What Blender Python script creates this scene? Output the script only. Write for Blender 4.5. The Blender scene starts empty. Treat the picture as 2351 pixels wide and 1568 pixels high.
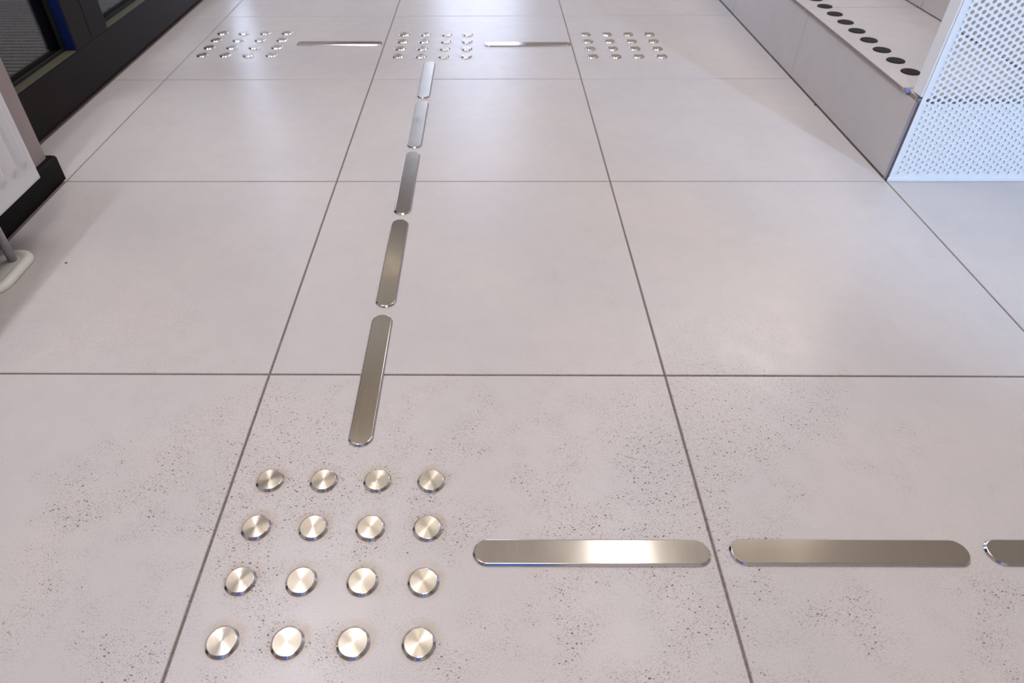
import bpy, bmesh, math, random
from mathutils import Matrix, Vector

random.seed(7)
SC = bpy.context.scene
COL = SC.collection

# ------------------------------------------------------------------ camera
FRAME_W, FRAME_H = 2351, 1568
cam_data = bpy.data.cameras.new('camera')
cam = bpy.data.objects.new('camera', cam_data)
COL.objects.link(cam)
SC.camera = cam
cam_data.sensor_fit = 'HORIZONTAL'
cam_data.sensor_width = 36.0
cam_data.lens = 1554.459 / FRAME_W * 36.0
cam_data.shift_x = 76.654 / FRAME_W
cam_data.shift_y = -51.249 / FRAME_W
cam_data.clip_start = 0.02
cam.matrix_world = (Matrix.Translation((0.330055, -0.730356, 0.726128))
                    @ Matrix.Rotation(0.015356, 4, 'Z')
                    @ Matrix.Rotation(0.870280, 4, 'X')
                    @ Matrix.Rotation(-0.007930, 4, 'Z'))
cam_data.dof.use_dof = True
cam_data.dof.focus_distance = 0.98
cam_data.dof.aperture_fstop = 7.0

# ------------------------------------------------------------------ world, exposure
world = bpy.data.worlds.new('dusk_sky')
SC.world = world
world.use_nodes = True
bg = world.node_tree.nodes['Background']
bg.inputs['Color'].default_value = (0.12, 0.22, 0.68, 1)
bg.inputs['Strength'].default_value = 0.95
SC.view_settings.view_transform = 'Standard'
SC.view_settings.look = 'None'
SC.view_settings.gamma = 1.0
SC.view_settings.use_curve_mapping = False
SC.view_settings.exposure = 0.20
SC.cycles.max_bounces = 5
SC.cycles.diffuse_bounces = 2
SC.cycles.glossy_bounces = 3
SC.cycles.transparent_max_bounces = 8
SC.cycles.caustics_reflective = False
SC.cycles.caustics_refractive = False
SC.cycles.sample_clamp_indirect = 4.0
SC.cycles.adaptive_threshold = 0.06

# light levels (used by the lamp builders further down)
WARM = (1.0, 0.90, 0.84)
NEUTRAL = (1.0, 0.98, 1.02)
COOL = (0.42, 0.66, 1.0)
LAMP_WARM = 15.0
LAMP_NEUTRAL = 16.0
LAMP_TUBE = 330.0
FILL_LOBBY = 22.0
FILL_FAR = 9.0
SPOT_COOL = 315.0
LIT_GLASS = 2.8
CEIL_Z = 2.75


# ------------------------------------------------------------------ helpers
def mat(name):
    m = bpy.data.materials.new(name)
    m.use_nodes = True
    nt = m.node_tree
    b = nt.nodes['Principled BSDF']
    return m, nt, b


def N(nt, kind, **kw):
    n = nt.nodes.new(kind)
    for k, v in kw.items():
        setattr(n, k, v)
    return n


def link(nt, a, b):
    nt.links.new(a, b)


def mth(nt, op, a, b=None, clamp=False):
    n = nt.nodes.new('ShaderNodeMath')
    n.operation = op
    n.use_clamp = clamp
    for i, v in enumerate((a, b)):
        if v is None:
            continue
        if isinstance(v, (int, float)):
            n.inputs[i].default_value = v
        else:
            nt.links.new(v, n.inputs[i])
    return n.outputs[0]


def maprange(nt, v, a, b, c, d, smooth=False):
    n = nt.nodes.new('ShaderNodeMapRange')
    n.clamp = True
    if smooth:
        n.interpolation_type = 'SMOOTHSTEP'
    for i, x in enumerate((v, a, b, c, d)):
        if isinstance(x, (int, float)):
            n.inputs[i].default_value = x
        else:
            nt.links.new(x, n.inputs[i])
    return n.outputs[0]


def mixcol(nt, fac, a, b):
    n = nt.nodes.new('ShaderNodeMix')
    n.data_type = 'RGBA'
    if isinstance(fac, (int, float)):
        n.inputs[0].default_value = fac
    else:
        nt.links.new(fac, n.inputs[0])
    for i, v in ((6, a), (7, b)):
        if isinstance(v, tuple):
            n.inputs[i].default_value = (*v, 1) if len(v) == 3 else v
        else:
            nt.links.new(v, n.inputs[i])
    return n.outputs[2]


def noise(nt, vec, scale, detail=2.0, rough=0.5):
    n = nt.nodes.new('ShaderNodeTexNoise')
    n.inputs['Scale'].default_value = scale
    n.inputs['Detail'].default_value = detail
    n.inputs['Roughness'].default_value = rough
    nt.links.new(vec, n.inputs['Vector'])
    return n


def new_mesh(name, verts, faces, smooth=False):
    me = bpy.data.meshes.new(name)
    me.from_pydata(verts, [], faces)
    me.update()
    if smooth:
        for p in me.polygons:
            p.use_smooth = True
    return me


def obj(name, me, m=None, parent=None, loc=(0, 0, 0)):
    o = bpy.data.objects.new(name, me)
    COL.objects.link(o)
    o.location = loc
    if m is not None and me is not None and not me.materials:
        me.materials.append(m)
    if parent is not None:
        o.parent = parent
    return o


def empty(name, loc=(0, 0, 0)):
    o = bpy.data.objects.new(name, None)
    o.empty_display_size = 0.02
    COL.objects.link(o)
    o.location = loc
    return o


def tag(o, label=None, cat=None, group=None, kind=None):
    if label: o['label'] = label
    if cat: o['category'] = cat
    if group: o['group'] = group
    if kind: o['kind'] = kind
    return o


def bm_box(bm, x0, x1, y0, y1, z0, z1):
    v = [bm.verts.new(p) for p in ((x0, y0, z0), (x1, y0, z0), (x1, y1, z0), (x0, y1, z0),
                                   (x0, y0, z1), (x1, y0, z1), (x1, y1, z1), (x0, y1, z1))]
    for f in ((0, 3, 2, 1), (4, 5, 6, 7), (0, 1, 5, 4), (1, 2, 6, 5), (2, 3, 7, 6), (3, 0, 4, 7)):
        bm.faces.new([v[i] for i in f])


def box_mesh(name, boxes, bevel=0.0, seg=2):
    bm = bmesh.new()
    for b in boxes:
        bm_box(bm, *b)
    if bevel:
        bmesh.ops.bevel(bm, geom=bm.edges[:], offset=bevel, segments=seg, profile=0.5, affect='EDGES')
    me = bpy.data.meshes.new(name)
    bm.to_mesh(me)
    bm.free()
    return me


def box(name, m, parent, b, bevel=0.0, seg=2):
    return obj(name, box_mesh(name, [b], bevel, seg), m, parent)


def lathe(name, prof, n=48, smooth=True, cap_bottom=True, cap_top=True):
    """prof: list of (r, z) from bottom to top."""
    verts, faces = [], []
    for r, z in prof:
        for k in range(n):
            a = 2 * math.pi * k / n
            verts.append((r * math.cos(a), r * math.sin(a), z))
    for i in range(len(prof) - 1):
        for k in range(n):
            k2 = (k + 1) % n
            faces.append((i * n + k, i * n + k2, (i + 1) * n + k2, (i + 1) * n + k))
    if cap_bottom:
        faces.append(tuple(reversed(range(n))))
    if cap_top:
        faces.append(tuple(range((len(prof) - 1) * n, len(prof) * n)))
    me = new_mesh(name, verts, faces)
    return me


def tube(name, pts, r, n=16):
    """round tube through points, capped"""
    verts, faces = [], []
    P = [Vector(p) for p in pts]
    for i, p in enumerate(P):
        d = (P[min(i + 1, len(P) - 1)] - P[max(i - 1, 0)]).normalized()
        up = Vector((0, 1, 0)) if abs(d.y) < 0.9 else Vector((1, 0, 0))
        a = d.cross(up).normalized()
        b = d.cross(a).normalized()
        for k in range(n):
            t = 2 * math.pi * k / n
            verts.append(tuple(p + a * (r * math.cos(t)) + b * (r * math.sin(t))))
    for i in range(len(P) - 1):
        for k in range(n):
            k2 = (k + 1) % n
            faces.append((i * n + k, i * n + k2, (i + 1) * n + k2, (i + 1) * n + k))
    faces.append(tuple(reversed(range(n))))
    faces.append(tuple(range((len(P) - 1) * n, len(P) * n)))
    return new_mesh(name, verts, faces, smooth=True)


# ------------------------------------------------------------------ materials
def stone_tile_material(name, warm=0.0, specks=1.0):
    m, nt, b = mat(name)
    geo = N(nt, 'ShaderNodeNewGeometry')
    pos = geo.outputs['Position']
    # cloudy body colour
    n1 = noise(nt, pos, 3.2, 2, 0.6)
    n2 = noise(nt, pos, 26.0, 2, 0.65)
    n3 = noise(nt, pos, 520.0, 1, 0.6)
    c = mixcol(nt, maprange(nt, n1.outputs['Fac'], 0.35, 0.65, 0, 1),
               (0.545, 0.515, 0.510), (0.590, 0.548, 0.525))
    c = mixcol(nt, maprange(nt, n2.outputs['Fac'], 0.38, 0.70, 0, 0.10), c, (0.42, 0.38, 0.36))
    c = mixcol(nt, maprange(nt, n3.outputs['Fac'], 0.45, 0.75, 0, 0.22 * specks), c, (0.36, 0.31, 0.28))
    if specks > 0.9:
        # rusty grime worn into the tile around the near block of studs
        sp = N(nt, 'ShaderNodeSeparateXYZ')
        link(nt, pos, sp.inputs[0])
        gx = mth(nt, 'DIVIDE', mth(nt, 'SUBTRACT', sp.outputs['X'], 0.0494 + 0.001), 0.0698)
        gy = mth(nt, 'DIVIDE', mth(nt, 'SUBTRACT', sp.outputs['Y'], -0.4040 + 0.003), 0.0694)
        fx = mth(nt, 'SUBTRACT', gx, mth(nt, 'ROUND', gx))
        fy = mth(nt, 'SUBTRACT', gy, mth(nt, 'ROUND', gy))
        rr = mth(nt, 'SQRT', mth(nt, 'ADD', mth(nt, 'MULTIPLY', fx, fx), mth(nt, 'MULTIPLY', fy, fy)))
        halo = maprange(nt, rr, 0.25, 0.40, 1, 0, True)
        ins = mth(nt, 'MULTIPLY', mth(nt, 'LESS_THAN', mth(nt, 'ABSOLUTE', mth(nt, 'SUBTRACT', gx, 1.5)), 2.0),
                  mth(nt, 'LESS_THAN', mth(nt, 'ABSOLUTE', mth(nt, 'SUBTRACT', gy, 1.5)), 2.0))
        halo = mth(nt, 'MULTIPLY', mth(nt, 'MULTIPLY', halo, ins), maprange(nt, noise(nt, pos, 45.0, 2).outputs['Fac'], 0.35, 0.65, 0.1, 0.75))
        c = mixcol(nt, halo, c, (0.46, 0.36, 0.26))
    # printed pits: elongated dark specks, gathered in patches
    mask_n = noise(nt, pos, 2.3, 1, 0.55)
    mask_f = noise(nt, pos, 13.0, 2, 0.6)
    msk = maprange(nt, mth(nt, 'ADD', mth(nt, 'MULTIPLY', mask_n.outputs['Fac'], 0.6),
                           mth(nt, 'MULTIPLY', mask_f.outputs['Fac'], 0.4)), 0.42, 0.60, 0, 1, True)
    # the tiles nearest the doorway are printed with more pits than the far ones
    sep = N(nt, 'ShaderNodeSeparateXYZ')
    link(nt, pos, sep.inputs[0])
    near = maprange(nt, sep.outputs['Y'], 0.55, -0.25, 0.30, 1.12, True)
    msk = mth(nt, 'MAXIMUM', mth(nt, 'MULTIPLY', msk, near),
              mth(nt, 'MULTIPLY', maprange(nt, sep.outputs['Y'], -0.20, -0.36, 0, 1.1, True),
                  maprange(nt, mask_f.outputs['Fac'], 0.38, 0.60, 0.25, 1.0)))
    total = None
    warp = noise(nt, pos, 200.0, 1)
    for (sc, cut, gain, amt, rot, str_) in ((640, 0.70, 1.2, 0.58, 0.6, 1.9), (360, 0.85, 1.05, 0.88, 0.75, 2.1),
                                            (230, 0.945, 1.9, 0.97, 0.5, 1.8)):
        mp = N(nt, 'ShaderNodeMapping')
        mp.inputs['Rotation'].default_value = (0, 0, rot)
        mp.inputs['Scale'].default_value = (sc, sc * str_, 0.0)
        wv = N(nt, 'ShaderNodeVectorMath', operation='MULTIPLY_ADD')
        link(nt, warp.outputs['Color'], wv.inputs[0])
        wv.inputs[1].default_value = (0.0025, 0.0025, 0.0)
        link(nt, pos, wv.inputs[2])
        link(nt, wv.outputs[0], mp.inputs['Vector'])
        v = N(nt, 'ShaderNodeTexVoronoi', voronoi_dimensions='2D')
        v.inputs['Scale'].default_value = 1.0
        link(nt, mp.outputs[0], v.inputs['Vector'])
        sc_ = N(nt, 'ShaderNodeSeparateColor')
        link(nt, v.outputs['Color'], sc_.inputs[0])
        # threshold: only cells with a high random value carry a pit; patches lower the bar
        t = mth(nt, 'SUBTRACT', sc_.outputs[0], mth(nt, 'SUBTRACT', cut + 0.15, mth(nt, 'MULTIPLY', msk, 0.27)))
        t = mth(nt, 'MULTIPLY', t, gain)
        s = maprange(nt, mth(nt, 'SUBTRACT', t, v.outputs['Distance']), 0.0, 0.08, 0, amt * specks)
        total = s if total is None else mth(nt, 'MAXIMUM', total, s)
    dark = mixcol(nt, noise(nt, pos, 90.0).outputs['Fac'], (0.05, 0.035, 0.03), (0.17, 0.13, 0.11))
    c = mixcol(nt, total, c, dark)
    link(nt, c, b.inputs['Base Color'])
    link(nt, mth(nt, 'ADD', maprange(nt, n2.outputs['Fac'], 0.3, 0.7, 0.28, 0.35), mth(nt, 'MULTIPLY', total, 0.3)),
         b.inputs['Roughness'])
    b.inputs['Specular IOR Level'].default_value = 0.5
    bp = N(nt, 'ShaderNodeBump')
    bp.inputs['Strength'].default_value = 0.10
    bp.inputs['Distance'].default_value = 0.0006
    link(nt, mth(nt, 'SUBTRACT', n3.outputs['Fac'], mth(nt, 'MULTIPLY', total, 2.0)), bp.inputs['Height'])
    link(nt, bp.outputs[0], b.inputs['Normal'])
    return m


def plain(name, col, rough=0.5, metal=0.0, var=0.06, vscale=30.0, spec=0.5, bump=0.0, bscale=200.0):
    m, nt, b = mat(name)
    geo = N(nt, 'ShaderNodeNewGeometry')
    n = noise(nt, geo.outputs['Position'], vscale, 3)
    lo = tuple(max(0, c * (1 - var)) for c in col)
    hi = tuple(min(1, c * (1 + var)) for c in col)
    link(nt, mixcol(nt, maprange(nt, n.outputs['Fac'], 0.3, 0.7, 0, 1), lo, hi), b.inputs['Base Color'])
    b.inputs['Roughness'].default_value = rough
    b.inputs['Metallic'].default_value = metal
    b.inputs['Specular IOR Level'].default_value = spec
    if bump:
        n2 = noise(nt, geo.outputs['Position'], bscale, 2)
        bp = N(nt, 'ShaderNodeBump')
        bp.inputs['Strength'].default_value = bump
        bp.inputs['Distance'].default_value = 0.001
        link(nt, n2.outputs['Fac'], bp.inputs['Height'])
        link(nt, bp.outputs[0], b.inputs['Normal'])
    return m


def brushed_disc_material():
    m, nt, b = mat('steel_turned')
    tc = N(nt, 'ShaderNodeTexCoord')
    sep = N(nt, 'ShaderNodeSeparateXYZ')
    link(nt, tc.outputs['Object'], sep.inputs[0])
    r = mth(nt, 'SQRT', mth(nt, 'ADD', mth(nt, 'MULTIPLY', sep.outputs['X'], sep.outputs['X']),
                            mth(nt, 'MULTIPLY', sep.outputs['Y'], sep.outputs['Y'])))
    cv = N(nt, 'ShaderNodeCombineXYZ')
    link(nt, r, cv.inputs['X'])
    ring = noise(nt, cv.outputs[0], 5200.0, 2, 0.7)
    b.inputs['Metallic'].default_value = 1.0
    link(nt, mixcol(nt, ring.outputs['Fac'], (0.50, 0.45, 0.375), (0.56, 0.505, 0.42)), b.inputs['Base Color'])
    b.inputs['Roughness'].default_value = 0.35
    b.inputs['Anisotropic'].default_value = 0.85
    b.inputs['Anisotropic Rotation'].default_value = 0.25
    tg = N(nt, 'ShaderNodeTangent', direction_type='RADIAL', axis='Z')
    link(nt, tg.outputs[0], b.inputs['Tangent'])
    return m


def brushed_strip_material():
    m, nt, b = mat('steel_brushed')
    tc = N(nt, 'ShaderNodeTexCoord')
    geo = N(nt, 'ShaderNodeNewGeometry')
    mp = N(nt, 'ShaderNodeMapping')
    mp.inputs['Scale'].default_value = (3200, 40, 1)
    link(nt, tc.outputs['Object'], mp.inputs['Vector'])
    grain = noise(nt, mp.outputs[0], 1.0, 3, 0.7)
    wear = noise(nt, geo.outputs['Position'], 14.0, 4, 0.6)
    # thin random scratches: strongly stretched noise, cut near its crest
    scr = None
    for rot, k in ((0.5, 1.0), (-0.9, 1.3), (1.25, 0.8)):
        m2 = N(nt, 'ShaderNodeMapping')
        m2.inputs['Rotation'].default_value = (0, 0, rot)
        m2.inputs['Scale'].default_value = (620 * k, 14 * k, 0)
        link(nt, geo.outputs['Position'], m2.inputs['Vector'])
        ln = maprange(nt, noise(nt, m2.outputs[0], 1.0, 0).outputs['Fac'], 0.70, 0.78, 0, 1)
        scr = ln if scr is None else mth(nt, 'MAXIMUM', scr, ln)
    base = mixcol(nt, grain.outputs['Fac'], (0.65, 0.585, 0.485), (0.71, 0.645, 0.545))
    base = mixcol(nt, mth(nt, 'MULTIPLY', scr, 0.28), base, (0.86, 0.82, 0.76))
    link(nt, base, b.inputs['Base Color'])
    b.inputs['Metallic'].default_value = 1.0
    link(nt, mth(nt, 'ADD', maprange(nt, wear.outputs['Fac'], 0.3, 0.7, 0.18, 0.24), 0.0),
         b.inputs['Roughness'])
    b.inputs['Anisotropic'].default_value = 0.8
    tg = N(nt, 'ShaderNodeTangent', direction_type='UV_MAP', uv_map='grain')
    link(nt, tg.outputs[0], b.inputs['Tangent'])
    return m


def emit(name, col, strength):
    m, nt, b = mat(name)
    b.inputs['Base Color'].default_value = (0.8, 0.8, 0.8, 1)
    b.inputs['Emission Color'].default_value = (*col, 1)
    b.inputs['Emission Strength'].default_value = strength
    b.inputs['Roughness'].default_value = 0.6
    return m


def glass_material():
    m, nt, b = mat('clear_glass')
    out = nt.nodes['Material Output']
    nt.nodes.remove(b)
    tr = N(nt, 'ShaderNodeBsdfTransparent')
    tr.inputs[0].default_value = (0.80, 0.85, 0.86, 1)
    gl = N(nt, 'ShaderNodeBsdfGlossy')
    gl.inputs['Roughness'].default_value = 0.02
    lw = N(nt, 'ShaderNodeLayerWeight')
    lw.inputs['Blend'].default_value = 0.5
    fr = mth(nt, 'ADD', 0.04, mth(nt, 'MULTIPLY', 0.96, mth(nt, 'POWER', lw.outputs['Facing'], 5.0)))
    mx = N(nt, 'ShaderNodeMixShader')
    link(nt, fr, mx.inputs[0])
    link(nt, tr.outputs[0], mx.inputs[1])
    link(nt, gl.outputs[0], mx.inputs[2])
    link(nt, mx.outputs[0], out.inputs['Surface'])
    return m


M = {}
M['tile'] = stone_tile_material('stone_tile')
M['stair_tile'] = stone_tile_material('stair_tile', specks=0.35)
M['grout'] = plain('grout', (0.19, 0.155, 0.135), 0.9, var=0.25, vscale=300)
M['slab_edge'] = plain('tile_edge', (0.27, 0.225, 0.20), 0.8, var=0.2, vscale=200)
M['disc'] = brushed_disc_material()
M['strip'] = brushed_strip_material()
M['polished'] = plain('steel_polished', (0.72, 0.70, 0.70), 0.13, 1.0, var=0.04, vscale=60)
M['black_disc'] = plain('black_rubber', (0.006, 0.005, 0.006), 0.5, var=0.2, vscale=400, bump=0.1, bscale=900, spec=0.15)
M['white_powder'] = plain('white_powder_coat', (0.84, 0.85, 0.87), 0.42, var=0.015, vscale=40)
M['white_wall'] = plain('white_plaster', (0.66, 0.62, 0.60), 0.85, var=0.03, vscale=12, bump=0.1, bscale=160)
M['shaded_wall'] = plain('shaded_white_plaster', (0.37, 0.31, 0.30), 0.85, var=0.03, vscale=12, bump=0.1, bscale=160)  # white plaster with its shade put into the base colour
M['far_wall'] = plain('grey_plaster', (0.50, 0.48, 0.48), 0.85, var=0.03, vscale=6)
M['ceiling'] = plain('cream_ceiling', (0.82, 0.775, 0.70), 0.9, var=0.02, vscale=4)
M['ceiling_tan'] = plain('tan_ceiling_board', (0.82, 0.69, 0.48), 0.8, var=0.06, vscale=5)
M['radiator'] = plain('radiator_enamel', (0.80, 0.80, 0.82), 0.20, var=0.01, vscale=20)
M['pipe'] = plain('painted_pipe', (0.42, 0.42, 0.46), 0.35, var=0.06, vscale=60)
M['collar'] = plain('white_plastic', (0.78, 0.76, 0.70), 0.4, var=0.03, vscale=40)
M['baseboard'] = plain('black_baseboard', (0.007, 0.005, 0.005), 0.5, var=0.15, vscale=30, spec=0.1)
M['frame'] = plain('dark_bronze_metal', (0.0085, 0.0050, 0.0046), 0.36, var=0.10, vscale=40, spec=0.11)
M['bead'] = plain('bead_reflection_tint', (0.085, 0.078, 0.05), 0.45, var=0.08)  # olive reflection of the ceiling put into the bead's colour
M['jamb_glow'] = plain('painted_jamb_glow', (0.004, 0.016, 0.11), 0.3, var=0.2, vscale=20)  # blue light on the jamb, painted as a surface colour
M['gasket'] = plain('black_gasket', (0.006, 0.006, 0.007), 0.6, var=0.1)
M['mat_rib'] = plain('grey_mat_fibre', (0.20, 0.17, 0.17), 0.95, var=0.35, vscale=160, bump=0.5, bscale=400)
M['mat_base'] = plain('dark_mat_base', (0.012, 0.012, 0.016), 0.9, var=0.2)
M['lobby'] = plain('dark_lobby_paint', (0.08, 0.08, 0.09), 0.8)
M['trim'] = plain('aluminium_trim', (0.40, 0.41, 0.48), 0.35, 0.7, var=0.05)
M['blue_tape'] = plain('blue_plastic', (0.14, 0.20, 0.46), 0.4)
M['crumb'] = plain('brown_dirt', (0.10, 0.06, 0.035), 0.9, var=0.3, vscale=300)
M['glass'] = glass_material()
M['lit_glass'] = emit('lit_frosted_glass', (0.74, 0.88, 1.22), LIT_GLASS)
M['lamp_warm'] = emit('lamp_diffuser_warm', WARM, LAMP_WARM)
M['lamp_neutral'] = emit('lamp_diffuser_neutral', NEUTRAL, LAMP_NEUTRAL)
M['fill_far'] = emit('fill_diffuser_far', (1.0, 0.94, 0.92), FILL_FAR)
M['lamp_soft'] = emit('lamp_diffuser_soft', (1.0, 0.89, 0.74), 2.2)
M['lamp_tube'] = emit('lamp_tube', (0.97, 0.96, 1.07), LAMP_TUBE)
M['fill_lobby'] = emit('fill_lobby', (1.0, 0.95, 0.95), FILL_LOBBY)
M['lamp_body'] = plain('lamp_housing', (0.5, 0.5, 0.5), 0.5)

# ------------------------------------------------------------------ the room
T = 0.6
JOINT = 0.0032
FACADE_X = -0.75
RISER_X = 1.2
ROOM = dict(x1=3.6, y0=-2.8, y1=4.5)

floor = empty('floor')
tag(floor, 'pale stone-look tiled floor with thin dark joints', None, kind='structure')
box('grout_bed', M['grout'], floor, (-0.84, ROOM['x1'], ROOM['y0'], ROOM['y1'], -0.03, -0.0016))


def tile_mesh(name, w, d, h, bev=0.0009):
    return box_mesh(name, [(0, w, 0, d, -h, 0)], bev, 1)


full_tile = tile_mesh('tile', T - JOINT, T - JOINT, 0.011)
cut_tile = tile_mesh('tile_cut', 0.15 - JOINT, T - JOINT, 0.011)
for j in range(-5, 8):
    for i in range(-2, 6):
        x, y = i * T, j * T
        if y + T > ROOM['y1'] + 0.01:
            continue
        if i >= 2 and j >= 1:
            continue
        if i == -2:
            if j < 1 or y > 2.7:
                continue
            obj('tile', cut_tile, M['tile'], floor, (FACADE_X + JOINT / 2, y + JOINT / 2, 0))
        else:
            if i == -1 and j < 1:
                pass
            obj('tile', full_tile, M['tile'], floor, (x + JOINT / 2, y + JOINT / 2, 0))

# walls and ceiling
w = tag(obj('wall_left', box_mesh('wall_left', [(-0.84, -0.62, ROOM['y0'], 0.601, 0.0, CEIL_Z)], 0.002), M['shaded_wall']),
        'white plastered wall behind the radiator, darkened by painted shade', kind='structure')
w = tag(obj('wall_far', box_mesh('wall_far', [(-0.84, ROOM['x1'], ROOM['y1'], ROOM['y1'] + 0.1, 0, CEIL_Z)]), M['far_wall']),
        'grey wall at the far end of the passage', kind='structure')
w = tag(obj('wall_left_far', box_mesh('wall_left_far', [(-0.84, FACADE_X, 2.72, ROOM['y1'], 0, CEIL_Z)]), M['far_wall']),
        'grey wall beyond the glazed door', kind='structure')
w = tag(obj('wall_over_door', box_mesh('wall_over_door', [(-0.84, FACADE_X, 0.601, 2.72, 2.30, CEIL_Z)]), M['far_wall']),
        'wall above the glazed door', kind='structure')
w = tag(obj('wall_right', box_mesh('wall_right', [(ROOM['x1'], ROOM['x1'] + 0.1, ROOM['y0'], ROOM['y1'], 0, CEIL_Z)]), M['white_wall']),
        'white wall to the right of the stairs', kind='structure')
YB = ROOM['y0']
WX0, WX1, WXM = -0.45, 0.72, 0.12
w = tag(obj('wall_back', box_mesh('wall_back', [
    (-0.84, WX0, YB - 0.12, YB, 0, CEIL_Z), (WX1, ROOM['x1'] + 0.1, YB - 0.12, YB, 0, CEIL_Z),
    (WX0, WX1, YB - 0.12, YB, 0, 0.5), (WX0, WX1, YB - 0.12, YB, 2.5, CEIL_Z)]), M['white_wall']),
    'white wall behind the viewer with a window opening', kind='structure')
win = tag(empty('window_1', (0, YB - 0.06, 0)), 'dusk-lit window behind the viewer', kind='structure')
box('window_frame', M['frame'], win, (WX0, WX0 + 0.05, -0.03, 0.03, 0.5, 2.5))
box('window_frame', M['frame'], win, (WX1 - 0.05, WX1, -0.03, 0.03, 0.5, 2.5))
box('window_frame', M['frame'], win, (WX0 + 0.05, WX1 - 0.05, -0.03, 0.03, 0.5, 0.55))
box('window_frame', M['frame'], win, (WX0 + 0.05, WX1 - 0.05, -0.03, 0.03, 2.45, 2.5))
box('mullion', M['frame'], win, (WXM, WXM + 0.04, -0.03, 0.03, 0.55, 2.45))
box('pane', M['glass'], win, (WX0 + 0.05, WXM, -0.003, 0.003, 0.55, 2.45))
box('pane', M['glass'], win, (WXM + 0.04, WX1 - 0.05, -0.003, 0.003, 0.55, 2.45))
tag(obj('ceiling', box_mesh('ceiling', [(-0.84, ROOM['x1'], YB, 2.2, CEIL_Z, CEIL_Z + 0.1)]), M['ceiling']),
    'cream plaster ceiling', kind='structure')
tag(obj('ceiling_far', box_mesh('ceiling_far', [(-0.84, ROOM['x1'], 2.2, ROOM['y1'], CEIL_Z - 0.0, CEIL_Z + 0.1)]), M['ceiling_tan']),
    'tan board ceiling over the far end', kind='structure')

# baseboard: face run along the wall and a short return round its end
bb = tag(empty('baseboard_left', (0, 0, 0)), 'black baseboard along the wall below the radiator', kind='structure')


def base_profile(name, pts_xz, y0, y1):
    n = len(pts_xz)
    v = [(x, y0, z) for x, z in pts_xz] + [(x, y1, z) for x, z in pts_xz]
    f = [tuple(range(n)), tuple(reversed(range(n, 2 * n)))]
    f += [(i, i + n, (i + 1) % n + n, (i + 1) % n) for i in range(n)]
    me = new_mesh(name, v, f)
    bm = bmesh.new(); bm.from_mesh(me); bmesh.ops.recalc_face_normals(bm, faces=bm.faces[:]); bm.to_mesh(me); bm.free()
    return me


obj('face_board', base_profile('face_board', [(-0.6205, 0.0), (-0.606, 0.0), (-0.606, 0.052), (-0.6095, 0.0555), (-0.6205, 0.0565)], YB, 0.613), M['baseboard'], bb)
box('end_return', M['baseboard'], bb, (-0.75, -0.6205, 0.6015, 0.613, 0, 0.0565), 0.001)

# ------------------------------------------------------------------ glazed door front on the left
door = tag(empty('door_1', (FACADE_X, 0.613, 0)), 'dark bronze framed glazed door front on the left', kind='structure')


def dbox(name, m, x0, x1, y0, y1, z0, z1, bevel=0.0012, parent=None):
    return box(name, m, parent or door, (x0 - FACADE_X, x1 - FACADE_X, y0 - 0.613, y1 - 0.613, z0, z1), bevel, 2)


XB = -0.83
dbox('bottom_rail', M['frame'], XB, FACADE_X, 0.614, 2.72, 0.011, 0.122)
dbox('floor_seal', M['gasket'], XB + 0.01, FACADE_X - 0.012, 0.614, 2.72, 0.0, 0.0105, 0)
dbox('head_rail', M['frame'], XB, FACADE_X, 0.614, 2.72, 2.20, 2.30)
dbox('stile', M['frame'], XB, FACADE_X, 0.614, 0.665, 0.1225, 2.1995)
dbox('stile', M['frame'], XB, FACADE_X, 1.079, 1.168, 0.1225, 2.1995)
dbox('stile', M['frame'], XB, FACADE_X, 1.1695, 1.266, 0.1225, 2.1995)
dbox('stile', M['frame'], XB, FACADE_X, 2.06, 2.27, 0.1225, 2.1995)
dbox('stile', M['frame'], XB, FACADE_X, 2.64, 2.719, 0.1225, 2.1995)
for ya, yb, gm in ((0.665, 1.079, 'glass'), (1.266, 2.06, 'glass'), (2.27, 2.64, 'lit_glass')):
    p = dbox('pane', M[gm], -0.793, -0.787, ya + 0.0005, yb - 0.0005, 0.123, 2.199, 0)
    dbox('glazing_bead', M['bead'], -0.7795, -0.7515, ya + 0.0005, yb - 0.0005, 0.1225, 0.1245, 0.0004)
    dbox('gasket', M['gasket'], -0.7865, -0.780, ya + 0.009, yb - 0.009, 0.1225, 0.131, 0, door)
    dbox('gasket', M['gasket'], -0.7865, -0.778, yb - 0.009, yb - 0.0005, 0.1225, 2.199, 0, door)
    dbox('gasket', M['gasket'], -0.7865, -0.778, ya + 0.0005, ya + 0.009, 0.1225, 2.199, 0, door)

dbox('glow_strip', M['jamb_glow'], -0.777, -0.7512, 1.0772, 1.0787, 0.1265, 2.19, 0)  # thin strip carrying the jamb's blue light as colour

# dark lobby behind the first two panes with a ribbed entrance mat
lob = tag(obj('wall_lobby', box_mesh('wall_lobby', [
    (-2.9, -2.8, 0.0, 2.16, 0, 2.5), (-2.8, -0.84, -0.10, 0.0, 0, 2.5), (-2.8, -0.84, 2.06, 2.16, 0, 2.5)]), M['lobby']),
    'dark lobby walls behind the glazed door', kind='structure')
tag(obj('ceiling_lobby', box_mesh('ceiling_lobby', [(-2.9, -0.84, -0.1, 2.16, 2.5, 2.6)]), M['lobby']), 'dark lobby ceiling', kind='structure')
tag(obj('floor_lobby', box_mesh('floor_lobby', [(-2.8, -0.84, 0.0, 2.06, -0.03, -0.006)]), M['lobby']), 'dark lobby floor under the mat', kind='structure')
emat = tag(empty('entrance_mat', (-1.8, 1.0, -0.006)), 'grey ribbed entrance mat seen through the glazed door', 'mat')
box('mat_base', M['mat_base'], emat, (-0.95, 0.955, -0.95, 1.03, 0.0, 0.004))
bm = bmesh.new()
y = -0.94
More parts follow.
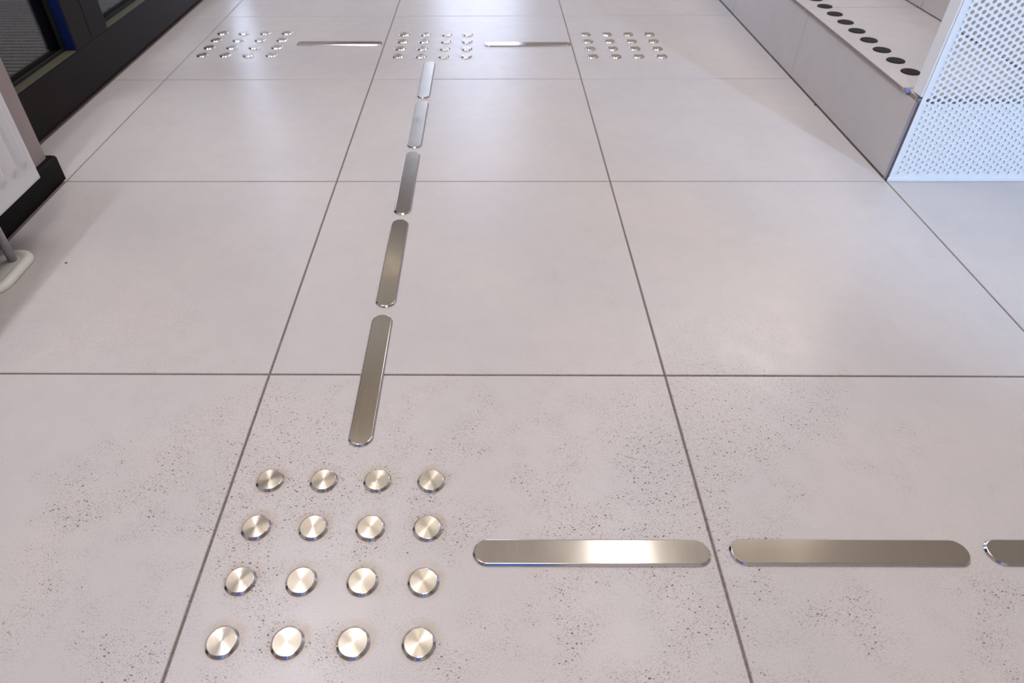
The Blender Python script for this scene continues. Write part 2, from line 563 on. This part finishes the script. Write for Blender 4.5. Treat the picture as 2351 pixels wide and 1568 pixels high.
while y < 1.02:
    bm_box(bm, -0.945, 0.95, y, y + 0.019, 0.004, 0.012)
    y += 0.030
me = bpy.data.meshes.new('ribs'); bm.to_mesh(me); bm.free()
tag(obj('ribs', me, M['mat_rib'], emat), kind='stuff')

# lit frosted glass door in the far wall
d2 = tag(empty('door_2', (0.26, ROOM['y1'], 0)), 'lit frosted glass door in the far wall', kind='structure')
box('pane', M['lit_glass'], d2, (-0.30, 0.31, -0.02, -0.01, 0.16, 2.05))
for a, b_ in ((-0.36, -0.30), (0.31, 0.37)):
    box('stile', M['frame'], d2, (a, b_, -0.035, -0.001, 0.0, 2.12))
box('rail', M['frame'], d2, (-0.30, 0.31, -0.035, -0.001, 0.003, 0.16))
box('rail', M['frame'], d2, (-0.30, 0.31, -0.035, -0.001, 2.05, 2.12))


# ------------------------------------------------------------------ lamps
def linear_lamp(x, y, lx, ly, label, m, z=CEIL_Z):
    t = tag(empty('ceiling_lamp', (x, y, z)), label, 'lamp', 'ceiling lamps out of view')
    box('housing', M['lamp_body'], t, (-lx / 2 - 0.012, lx / 2 + 0.012, -ly / 2 - 0.012, ly / 2 + 0.012, -0.04, 0))
    box('diffuser', m, t, (-lx / 2, lx / 2, -ly / 2, ly / 2, -0.048, -0.0402))
    return t


linear_lamp(1.07, 1.25, 0.10, 1.5, 'long ceiling lamp above the right side of the tiles', M['lamp_neutral'])
linear_lamp(0.35, -1.1, 0.7, 0.7, 'square ceiling lamp above the near studs', M['lamp_warm'])
linear_lamp(-0.25, 1.25, 0.75, 1.2, 'broad dim ceiling panel added to brighten the studs', M['lamp_soft'])  # unseen panel, added for the stud faces to reflect
linear_lamp(1.9, 3.2, 1.2, 0.3, 'cross fill panel added to brighten the far tiles', M['fill_far'])  # unseen fill added for the far floor, clear of the strip reflections
linear_lamp(-0.48, 4.1, 0.35, 0.14, 'small ceiling lamp at the far end', M['lamp_soft'])
linear_lamp(0.6, -2.0, 0.10, 1.0, 'long ceiling lamp behind the viewer', M['lamp_neutral'])
linear_lamp(2.4, 2.9, 0.55, 0.55, 'square ceiling lamp above the stairs', M['lamp_warm'])
linear_lamp(-0.575, 0.60, 0.014, 2.0, 'slim tube lamp along the ceiling above the radiator', M['lamp_tube'])
linear_lamp(-1.7, 1.0, 0.5, 0.5, 'square fill panel added to brighten the lobby mat', M['fill_lobby'], 2.5)  # unseen panel added to lift the mat behind the glass


def spot_lamp(loc, target, power, col, angle, label, size=0.03, blend=0.4):
    t = tag(empty('spot_lamp', loc), label, 'lamp', 'spot lamps out of view')
    d = (Vector(target) - Vector(loc)).normalized()
    q = d.to_track_quat('-Z', 'Y')
    can = obj('can', lathe('can', [(0.045, 0.0), (0.045, 0.11), (0.03, 0.12)], 24, cap_bottom=False), M['lamp_body'], t)
    can.rotation_mode = 'QUATERNION'
    can.rotation_quaternion = q
    obj('stem', tube('stem', [(0, 0, CEIL_Z - loc[2]), (0, 0, 0.06)], 0.008), M['lamp_body'], t)
    L = bpy.data.lights.new('bulb', 'SPOT')
    L.energy = power
    L.color = col
    L.spot_size = angle
    L.spot_blend = blend
    L.shadow_soft_size = size
    o = bpy.data.objects.new('bulb', L)
    COL.objects.link(o)
    o.parent = t
    o.rotation_mode = 'QUATERNION'
    o.rotation_quaternion = q
    o.location = tuple(d * 0.01)
    return t


spot_lamp((2.3, -2.55, 1.55), (1.75, 0.6, 0.22), SPOT_COOL, COOL, math.radians(34), 'cool spot lamp aimed at the perforated panel', 0.06, 0.6)

# ------------------------------------------------------------------ stairs on the right
ST_Y0, ST_Y1 = 0.615, ROOM['y1']
RISE, GOING = 0.182, 0.295
stairs = tag(empty('staircase', (RISER_X, ST_Y0, 0)), 'tiled stairs rising to the right behind the perforated guard', kind='structure')


def sbox(name, m, x0, x1, y0, y1, z0, z1, bevel=0.0008):
    o = box(name, m, stairs, (x0 - RISER_X, x1 - RISER_X, y0 - ST_Y0, y1 - ST_Y0, z0, z1), bevel, 1)
    if name in ('tread_tile', 'border_tile'):          # raw cut edge of the slab
        o.data.materials.append(M['slab_edge'])
        for p in o.data.polygons:
            if p.normal.x < -0.9:
                p.material_index = 1
    return o


for s in range(3):
    x0 = RISER_X + s * GOING
    zt = RISE * (s + 1)
    x1 = RISER_X + 3 * GOING + 1.4 if s == 2 else x0 + GOING
    sbox('core', M['slab_edge'], x0 + 0.009, ROOM['x1'] - 0.01, ST_Y0 + 0.005, ST_Y1, RISE * s + (0.0 if s else -0.0), zt - 0.0105, 0)
    # riser tiles
    y = ST_Y0
    for k in range(7):
        y2 = 1.2115 + 0.6 * k
        sbox('riser_tile', M['stair_tile'], x0, x0 + 0.009, y + (0.0008 if k else 0), min(y2, ST_Y1) - 0.0008, RISE * s + 0.0025, zt - 0.0096)
        y = y2
        if y >= ST_Y1: break
    # tread: a narrow border tile, a joint, then the tread tiles
    nose = 0.0045
    xe = x0 + GOING + 0.004 if s < 2 else ROOM['x1'] - 0.01
    sbox('border_tile', M['stair_tile'], x0 + 0.001, xe, ST_Y0 + 0.003, 0.6585, zt - 0.010, zt - 0.0005)
    y = 0.6645
    for k in range(7):
        y2 = 1.232 + 0.6 * k
        if s < 2:
            sbox('tread_tile', M['stair_tile'], x0 - nose, xe, y, min(y2, ST_Y1) - 0.003, zt - 0.0095, zt)
        else:
            sbox('tread_tile', M['stair_tile'], x0 - nose, x0 + 0.6, y, min(y2, ST_Y1) - 0.003, zt - 0.0095, zt)
            sbox('tread_tile', M['stair_tile'], x0 + 0.603, xe, y, min(y2, ST_Y1) - 0.003, zt - 0.0095, zt)
        y = y2
        if y >= ST_Y1: break
sbox('foot_joint', M['grout'], RISER_X + 0.0015, RISER_X + 0.008, ST_Y0, ST_Y1, 0.0, 0.0024, 0)
sbox('edge_trim', M['trim'], RISER_X - 0.0005, RISER_X + 0.010, 0.6065, 0.6148, 0.0, 0.1725, 0.0006)

# black contrast discs set along the first tread's edge
disc_me = lathe('black_disc', [(0.0198, 0.0), (0.0198, 0.0012), (0.0190, 0.0019)], 40)
ORD = ['nearest', 'second', 'third', 'fourth', 'fifth', 'sixth', 'seventh', 'eighth', 'ninth', 'tenth']
for k in range(10):
    o = obj('contrast_disc', disc_me, M['black_disc'], None, (1.2505, 0.751 + 0.0699 * k, RISE))
    lab = ('flat black disc on the first step, nearest to the perforated panel' if k == 0 else
           'flat black disc on the first step, %s from the perforated panel' % ORD[k])
    tag(o, lab, 'contrast disc', 'black contrast discs along the first step')

# scrap of blue film on the tread end
bm = bmesh.new()
vv = [bm.verts.new(p) for p in ((-0.004, -0.011, -0.006), (0.006, -0.009, 0.001), (0.007, 0.010, 0.002), (-0.001, 0.012, 0.0), (-0.005, 0.004, -0.007))]
bm.faces.new(vv)
r = bmesh.ops.extrude_face_region(bm, geom=bm.faces[:])
bmesh.ops.translate(bm, verts=[e for e in r['geom'] if isinstance(e, bmesh.types.BMVert)], vec=(0.0005, 0, -0.0015))
bmesh.ops.recalc_face_normals(bm, faces=bm.faces[:])
me = bpy.data.meshes.new('blue_scrap'); bm.to_mesh(me); bm.free()
blue = obj('blue_scrap', me, M['blue_tape'], None, (1.1985, 0.652, 0.1818))
blue.scale = (0.75, 0.75, 0.6)
tag(blue, 'tiny scrap of blue film stuck at the near end of the first tread', 'scrap')

# ------------------------------------------------------------------ perforated guard
guard = tag(empty('stair_guard', (RISER_X, 0.6, 0)), 'white perforated metal stair guard beside the steps on the right', 'guard')


def perforated_sheet(w, h, p=0.0124, r=0.0040, m_left=0.0075, m_bot=0.0082, thick=0.0015, nseg=12):
    cw = p * math.sqrt(3) / 2
    cols = int((w - 2 * m_left) / cw)
    verts, faces = [], []

    def quad(a, b, c, d, flip=False):
        i = len(verts)
        verts.extend((a, b, c, d))
        faces.append((i, i + 1, i + 2, i + 3) if not flip else (i + 3, i + 2, i + 1, i))

    def rect(x0, x1, z0, z1):
        quad((x0, 0, z0), (x1, 0, z0), (x1, 0, z1), (x0, 0, z1))
        quad((x0, thick, z0), (x1, thick, z0), (x1, thick, z1), (x0, thick, z1), True)

    circ = [(r * math.cos(2 * math.pi * k / nseg), r * math.sin(2 * math.pi * k / nseg)) for k in range(nseg)]
    for c in range(cols):
        x0 = m_left + c * cw
        zs = m_bot + (p / 2 if c % 2 else 0)
        rows = int((h - 0.02 - zs) / p)
        rect(x0, x0 + cw, 0, zs)
        rect(x0, x0 + cw, zs + rows * p, h)
        for k in range(rows):
            xc, zc = x0 + cw / 2, zs + (k + 0.5) * p
            i = len(verts)
            for yy in (0, thick):
                for (a, b_) in circ:
                    verts.append((xc + a, yy, zc + b_))
                for (a, b_) in ((1, 1), (-1, 1), (-1, -1), (1, -1)):
                    verts.append((xc + a * cw / 2, yy, zc + b_ * p / 2))
            q = nseg // 4
            st = nseg + 4
            for s_ in (0, 1):
                o_ = i + s_ * st
                def add(f):
                    faces.append(tuple(f) if s_ == 1 else tuple(reversed(f)))
                for n4 in range(4):           # corner fans
                    corner = o_ + nseg + n4
                    for t_ in range(q):
                        a = o_ + n4 * q + t_
                        b_ = o_ + (n4 * q + t_ + 1) % nseg
                        add((a, b_, corner))
                    nxt = o_ + nseg + (n4 + 1) % 4
                    add((o_ + ((n4 + 1) * q) % nseg, nxt, corner))
            for k2 in range(nseg):            # hole wall
                a, b_ = i + k2, i + (k2 + 1) % nseg
                faces.append((a, b_, b_ + st, a + st))
    rect(0, m_left, 0, h)
    rect(m_left + cols * cw, w, 0, h)
    # outer edges
    quad((0, 0, 0), (0, thick, 0), (w, thick, 0), (w, 0, 0), True)
    quad((0, 0, h), (0, thick, h), (w, thick, h), (w, 0, h))
    quad((0, 0, 0), (0, thick, 0), (0, thick, h), (0, 0, h))
    quad((w, 0, 0), (w, thick, 0), (w, thick, h), (w, 0, h), True)
    return new_mesh('perforated_sheet', verts, faces)


GW, GH = 0.86, 0.62
sheet = obj('perforated_sheet', perforated_sheet(GW, GH), M['white_powder'], guard, (0.0025, 0.0, 0.005))
sheet['label'] = 'white metal sheet pierced with staggered round holes'
box('post', M['white_powder'], guard, (-0.001, 0.0195, 0.0022, 0.036, RISE + 0.0045, GH + 0.004), 0.001)
box('post', M['white_powder'], guard, (GW - 0.04, GW, 0.0022, 0.036, RISE * 3 + 0.001, GH + 0.004), 0.001)
box('top_rail', M['white_powder'], guard, (-0.001, GW + 0.002, -0.004, 0.040, GH + 0.005, GH + 0.030), 0.003)
box('bottom_channel', M['white_powder'], guard, (0.0, GW, -0.003, 0.0, 0.0005, 0.0085), 0.0005)
box('backing_sheet', M['white_powder'], guard, (0.006, GW, 0.0022, 0.0042, 0.0005, RISE - 0.010), 0.0005)
box('backing_sheet', M['white_powder'], guard, (GOING + 0.01, GW, 0.0105, 0.0135, RISE + 0.001, RISE * 2 - 0.001), 0.0005)
box('backing_sheet', M['white_powder'], guard, (2 * GOING + 0.01, GW, 0.0105, 0.0135, RISE * 2 + 0.001, RISE * 3 - 0.001), 0.0005)

# ------------------------------------------------------------------ radiator on the left wall
RX, RY1, RY0, RZ0, RZ1 = -0.5, 0.399, -0.80, 0.1175, 0.90
rad = tag(empty('radiator', (-0.55, RY1, RZ0)), 'white ribbed panel radiator on the left wall', 'radiator')


def rad_loc(b):
    return (b[0] + 0.55, b[1] + 0.55, b[2] - RY1, b[3] - RY1, b[4] - RZ0, b[5] - RZ0)


def ribbed_panel():
    pitch = 0.034
    H, Wd = RZ1 - RZ0, RY1 - RY0
    zs = [0, 0.0015, 0.006]
    zs += [0.028 + 0.028 * k / 10 for k in range(11)]
    zs += [H - z for z in reversed(zs)]
    ys = [0, 0.0015, 0.004]
    ny = 220
    ys += [0.012 + (Wd - 0.024) * k / ny for k in range(ny + 1)]
    ys += [Wd - 0.004, Wd - 0.0015, Wd]

    def depth(yy, zz):
        e = min(zz, H - zz)
        f = max(0.0, min(1.0, (e - 0.030) / 0.022))
        f = f * f * (3 - 2 * f)
        ph = ((yy - 0.030) / pitch) % 1.0
        d = min(ph, 1 - ph)                     # 0 at rib centre
        rib = max(0.0, min(1.0, (0.26 - d) / 0.14))
        rib = rib * rib * (3 - 2 * rib)
        inside = 1.0 if 0.016 < yy < Wd - 0.016 else 0.0
        r_ = rib * f * inside * 0.0100
        edge = min(yy, Wd - yy, zz, H - zz)
        if edge < 0.0012:
            r_ -= 0.0016
        return r_
    verts = [(0.05 + depth(yy, zz) - 0.003, -yy, zz) for yy in ys for zz in zs]
    nz = len(zs)
    faces = [(i * nz + k, (i) * nz + k + 1, (i + 1) * nz + k + 1, (i + 1) * nz + k)
             for i in range(len(ys) - 1) for k in range(nz - 1)]
    me = new_mesh('front_panel', verts, faces, smooth=True)
    bm = bmesh.new(); bm.from_mesh(me)
    bmesh.ops.recalc_face_normals(bm, faces=bm.faces[:])
    bm.to_mesh(me); bm.free()
    if me.polygons[len(me.polygons) // 2].normal.x < 0:
        me.flip_normals()
    return me


fp = obj('front_panel', ribbed_panel(), M['radiator'], rad)
sol = fp.modifiers.new('thickness', 'SOLIDIFY')
sol.thickness = 0.0018
sol.offset = -1
box('back_panel', M['radiator'], rad, rad_loc((-0.598, -0.590, RY0, RY1 - 0.004, RZ0, RZ1)), 0.002)
box('side_cover', M['radiator'], rad, rad_loc((-0.588, -0.5075, RY1 - 0.0045, RY1 - 0.0025, RZ0 + 0.006, RZ1)), 0.0008)
box('side_cover', M['radiator'], rad, rad_loc((-0.588, -0.5075, RY0 + 0.0025, RY0 + 0.0045, RZ0 + 0.006, RZ1)), 0.0008)
box('bottom_lip', M['radiator'], rad, rad_loc((-0.530, -0.5055, RY0 + 0.006, RY1 - 0.006, RZ0 + 0.001, RZ0 + 0.010)), 0.002)
box('top_grille', M['radiator'], rad, rad_loc((-0.588, -0.5075, RY0 + 0.006, RY1 - 0.006, RZ1 - 0.006, RZ1 + 0.002)), 0.001)
conv = box_mesh('convector', [(-0.586 + 0.55, -0.532 + 0.55, y_ - RY1, y_ + 0.0008 - RY1, 0.03, RZ1 - RZ0 - 0.03)
                              for y_ in [RY0 + 0.03 + 0.025 * k for k in range(44)]])
obj('convector', conv, M['radiator'], rad)
for py in (0.288, 0.221):
    pp = obj('pipe', tube('pipe', [(0.004, py - RY1, -RZ0 + 0.0079), (0.004, py - RY1, 0.012)], 0.0078, 20), M['pipe'], rad)
    nut = obj('valve_nut', lathe('valve_nut', [(0.0125, -0.016), (0.0125, 0.002), (0.010, 0.006)], 6), M['collar'], pp, (0.004, py - RY1, 0.004))
rb = box('wall_bracket', M['radiator'], rad, rad_loc((-0.6195, -0.598, 0.28, 0.31, 0.25, 0.80)), 0.001)

# floor collar round the two pipes: oblong plate with a raised rounded rim
def oblong(r, half, n=20):
    pts = []
    for k in range(n + 1):
        a = math.pi * k / n
        pts.append((r * math.cos(a), half + r * math.sin(a)))
    for k in range(n + 1):
        a = math.pi + math.pi * k / n
        pts.append((r * math.cos(a), -half + r * math.sin(a)))
    return pts


def rings_mesh(name, rings, cap_top=True, cap_bottom=True):
    verts, faces = [], []
    n = len(rings[0][0])
    for pts, z in rings:
        verts += [(x, y, z) for x, y in pts]
    for i in range(len(rings) - 1):
        for k in range(n):
            k2 = (k + 1) % n
            faces.append((i * n + k, i * n + k2, (i + 1) * n + k2, (i + 1) * n + k))
    if cap_bottom: faces.append(tuple(reversed(range(n))))
    if cap_top: faces.append(tuple(range((len(rings) - 1) * n, len(rings) * n)))
    return new_mesh(name, verts, faces)


H2 = 0.0335
cl = rings_mesh('pipe_collar', [(oblong(0.034, H2), 0.0), (oblong(0.0342, H2), 0.004), (oblong(0.0325, H2), 0.0085),
                                (oblong(0.029, H2), 0.0115), (oblong(0.024, H2), 0.0125), (oblong(0.019, H2), 0.0115),
                                (oblong(0.0155, H2), 0.0085), (oblong(0.012, H2), 0.0078)])
for p in cl.polygons: p.use_smooth = len(p.vertices) == 4
tag(obj('pipe_collar', cl, M['collar'], None, (-0.5465, 0.2545, 0)), 'white oblong plastic floor collar around the radiator pipes', 'pipe collar')

# ------------------------------------------------------------------ tactile studs and strips
STUD_R, STUD_H = 0.0181, 0.0036
rim_me = lathe('stud_rim', [(STUD_R - 0.0003, 0.0), (STUD_R, 0.0004), (STUD_R, 0.0011), (0.01555, 0.0034), (0.0153, STUD_H - 0.0001)],
               64, cap_top=False)
face_me = lathe('stud_face', [(0.0153, STUD_H - 0.0001), (0.0151, STUD_H)], 64, cap_bottom=False)


def make_stud(x, y, label, group):
    t = tag(empty('tactile_stud', (x, y, 0)), label, 'tactile stud', group)
    obj('rim', rim_me, M['polished'], t)
    obj('face', face_me, M['disc'], t)
    return t


ROWS = ['front row', 'second row', 'third row', 'back row']
COLS = ['leftmost', 'second from the left', 'second from the right', 'rightmost']


def stud_block(x0, y0, px, py, block, group):
    """x0, y0: front left stud; rows go away from the viewer"""
    for r_ in range(4):
        for c_ in range(4):
            make_stud(x0 + c_ * px, y0 + r_ * py,
                      'round steel stud, %s, %s of the %s' % (COLS[c_], ROWS[r_], block), group)


stud_block(0.0494, -0.4040, 0.0698, 0.0694, 'large near block', 'studs of the near block')
stud_block(-0.5555, 1.4000, 0.0720, 0.0710, 'far left block', 'studs of the far left block')
stud_block(0.0550, 1.3862, 0.0700, 0.0695, 'far middle block', 'studs of the far middle block')
stud_block(0.6545, 1.3795, 0.0700, 0.0700, 'far right block', 'studs of the far right block')

S_R, S_HALF, S_H = 0.0175, 0.1400 - 0.0175, 0.0036


def stadium(r, half, n=24):
    pts = []
    for k in range(n + 1):
        a = -math.pi / 2 + math.pi * k / n
        pts.append((half + r * math.cos(a), r * math.sin(a)))
    for k in range(n + 1):
        a = math.pi / 2 + math.pi * k / n
        pts.append((-half + r * math.cos(a), r * math.sin(a)))
    return pts


srim_me = rings_mesh('strip_rim', [(stadium(S_R - 0.0003, S_HALF), 0.0), (stadium(S_R, S_HALF), 0.0004),
                                   (stadium(S_R, S_HALF), 0.0013), (stadium(S_R - 0.0020, S_HALF), 0.0034),
                                   (stadium(S_R - 0.0023, S_HALF), S_H - 0.0001)], cap_top=False)
sface_me = rings_mesh('strip_face', [(stadium(S_R - 0.0023, S_HALF), S_H - 0.0001), (stadium(S_R - 0.0026, S_HALF), S_H)], cap_bottom=False)
uv = sface_me.uv_layers.new(name='grain')
for lp in sface_me.loops:
    v = sface_me.vertices[lp.vertex_index].co
    uv.data[lp.index].uv = (v.y * 3, v.x * 3)


def make_strip(x, y, rot, label, group):
    t = tag(empty('tactile_strip', (x, y, 0)), label, 'tactile strip', group)
    t.rotation_euler.z = rot
    obj('rim', srim_me, M['polished'], t)
    obj('face', sface_me, M['strip'], t)
    return t


names = ['nearest steel strip of the line running away, behind the near studs',
         'second steel strip of the line running away from the near studs',
         'third steel strip of the line running away, middle of the five',
         'fourth steel strip of the line running away from the near studs',
         'farthest steel strip of the line, just before the far middle studs']
for k, yc in enumerate((0.0, 0.2995, 0.5985, 0.898, 1.197)):
    make_strip(0.1570, yc, math.pi / 2, names[k], 'steel strips running away')
make_strip(0.4542, -0.2968, 0.004, 'steel strip with a bright glare band right of the near studs', 'steel strips across the foreground')
make_strip(0.7566, -0.2945, 0.002, 'grey steel strip right of the diagonal tile joint in the foreground', 'steel strips across the foreground')
make_strip(1.0560, -0.2930, 0.002, 'steel strip cut off by the right edge in the foreground', 'steel strips across the foreground')
make_strip(-0.1440, 1.5060, -0.012, 'steel strip between the far left and far middle studs', 'far crosswise steel strips')
make_strip(0.4605, 1.4930, -0.004, 'steel strip between the far middle and far right studs', 'far crosswise steel strips')

# ------------------------------------------------------------------ specks of dirt lying on the tiles
for k, (x, y, s, lab) in enumerate(((-0.4506, 0.2899, 0.0021, 'small dark crumb at the edge of the radiator shadow'),
                                    (-0.5474, 0.3282, 0.0022, 'small dark crumb behind the pipe collar'),
                                    (1.1965, 1.0087, 0.0026, 'small dark crumb against the foot of the first riser'))):
    bm = bmesh.new()
    bmesh.ops.create_icosphere(bm, subdivisions=2, radius=s)
    for v in bm.verts:
        v.co *= 1 + 0.35 * (random.random() - 0.5)
        v.co.z = max(v.co.z * 0.45, -s * 0.3) + s * 0.3
        v.co.x *= 1.4
    me = bpy.data.meshes.new('dirt_crumb'); bm.to_mesh(me); bm.free()
    tag(obj('dirt_crumb', me, M['crumb'], None, (x, y, 0.0)), lab, 'crumb')
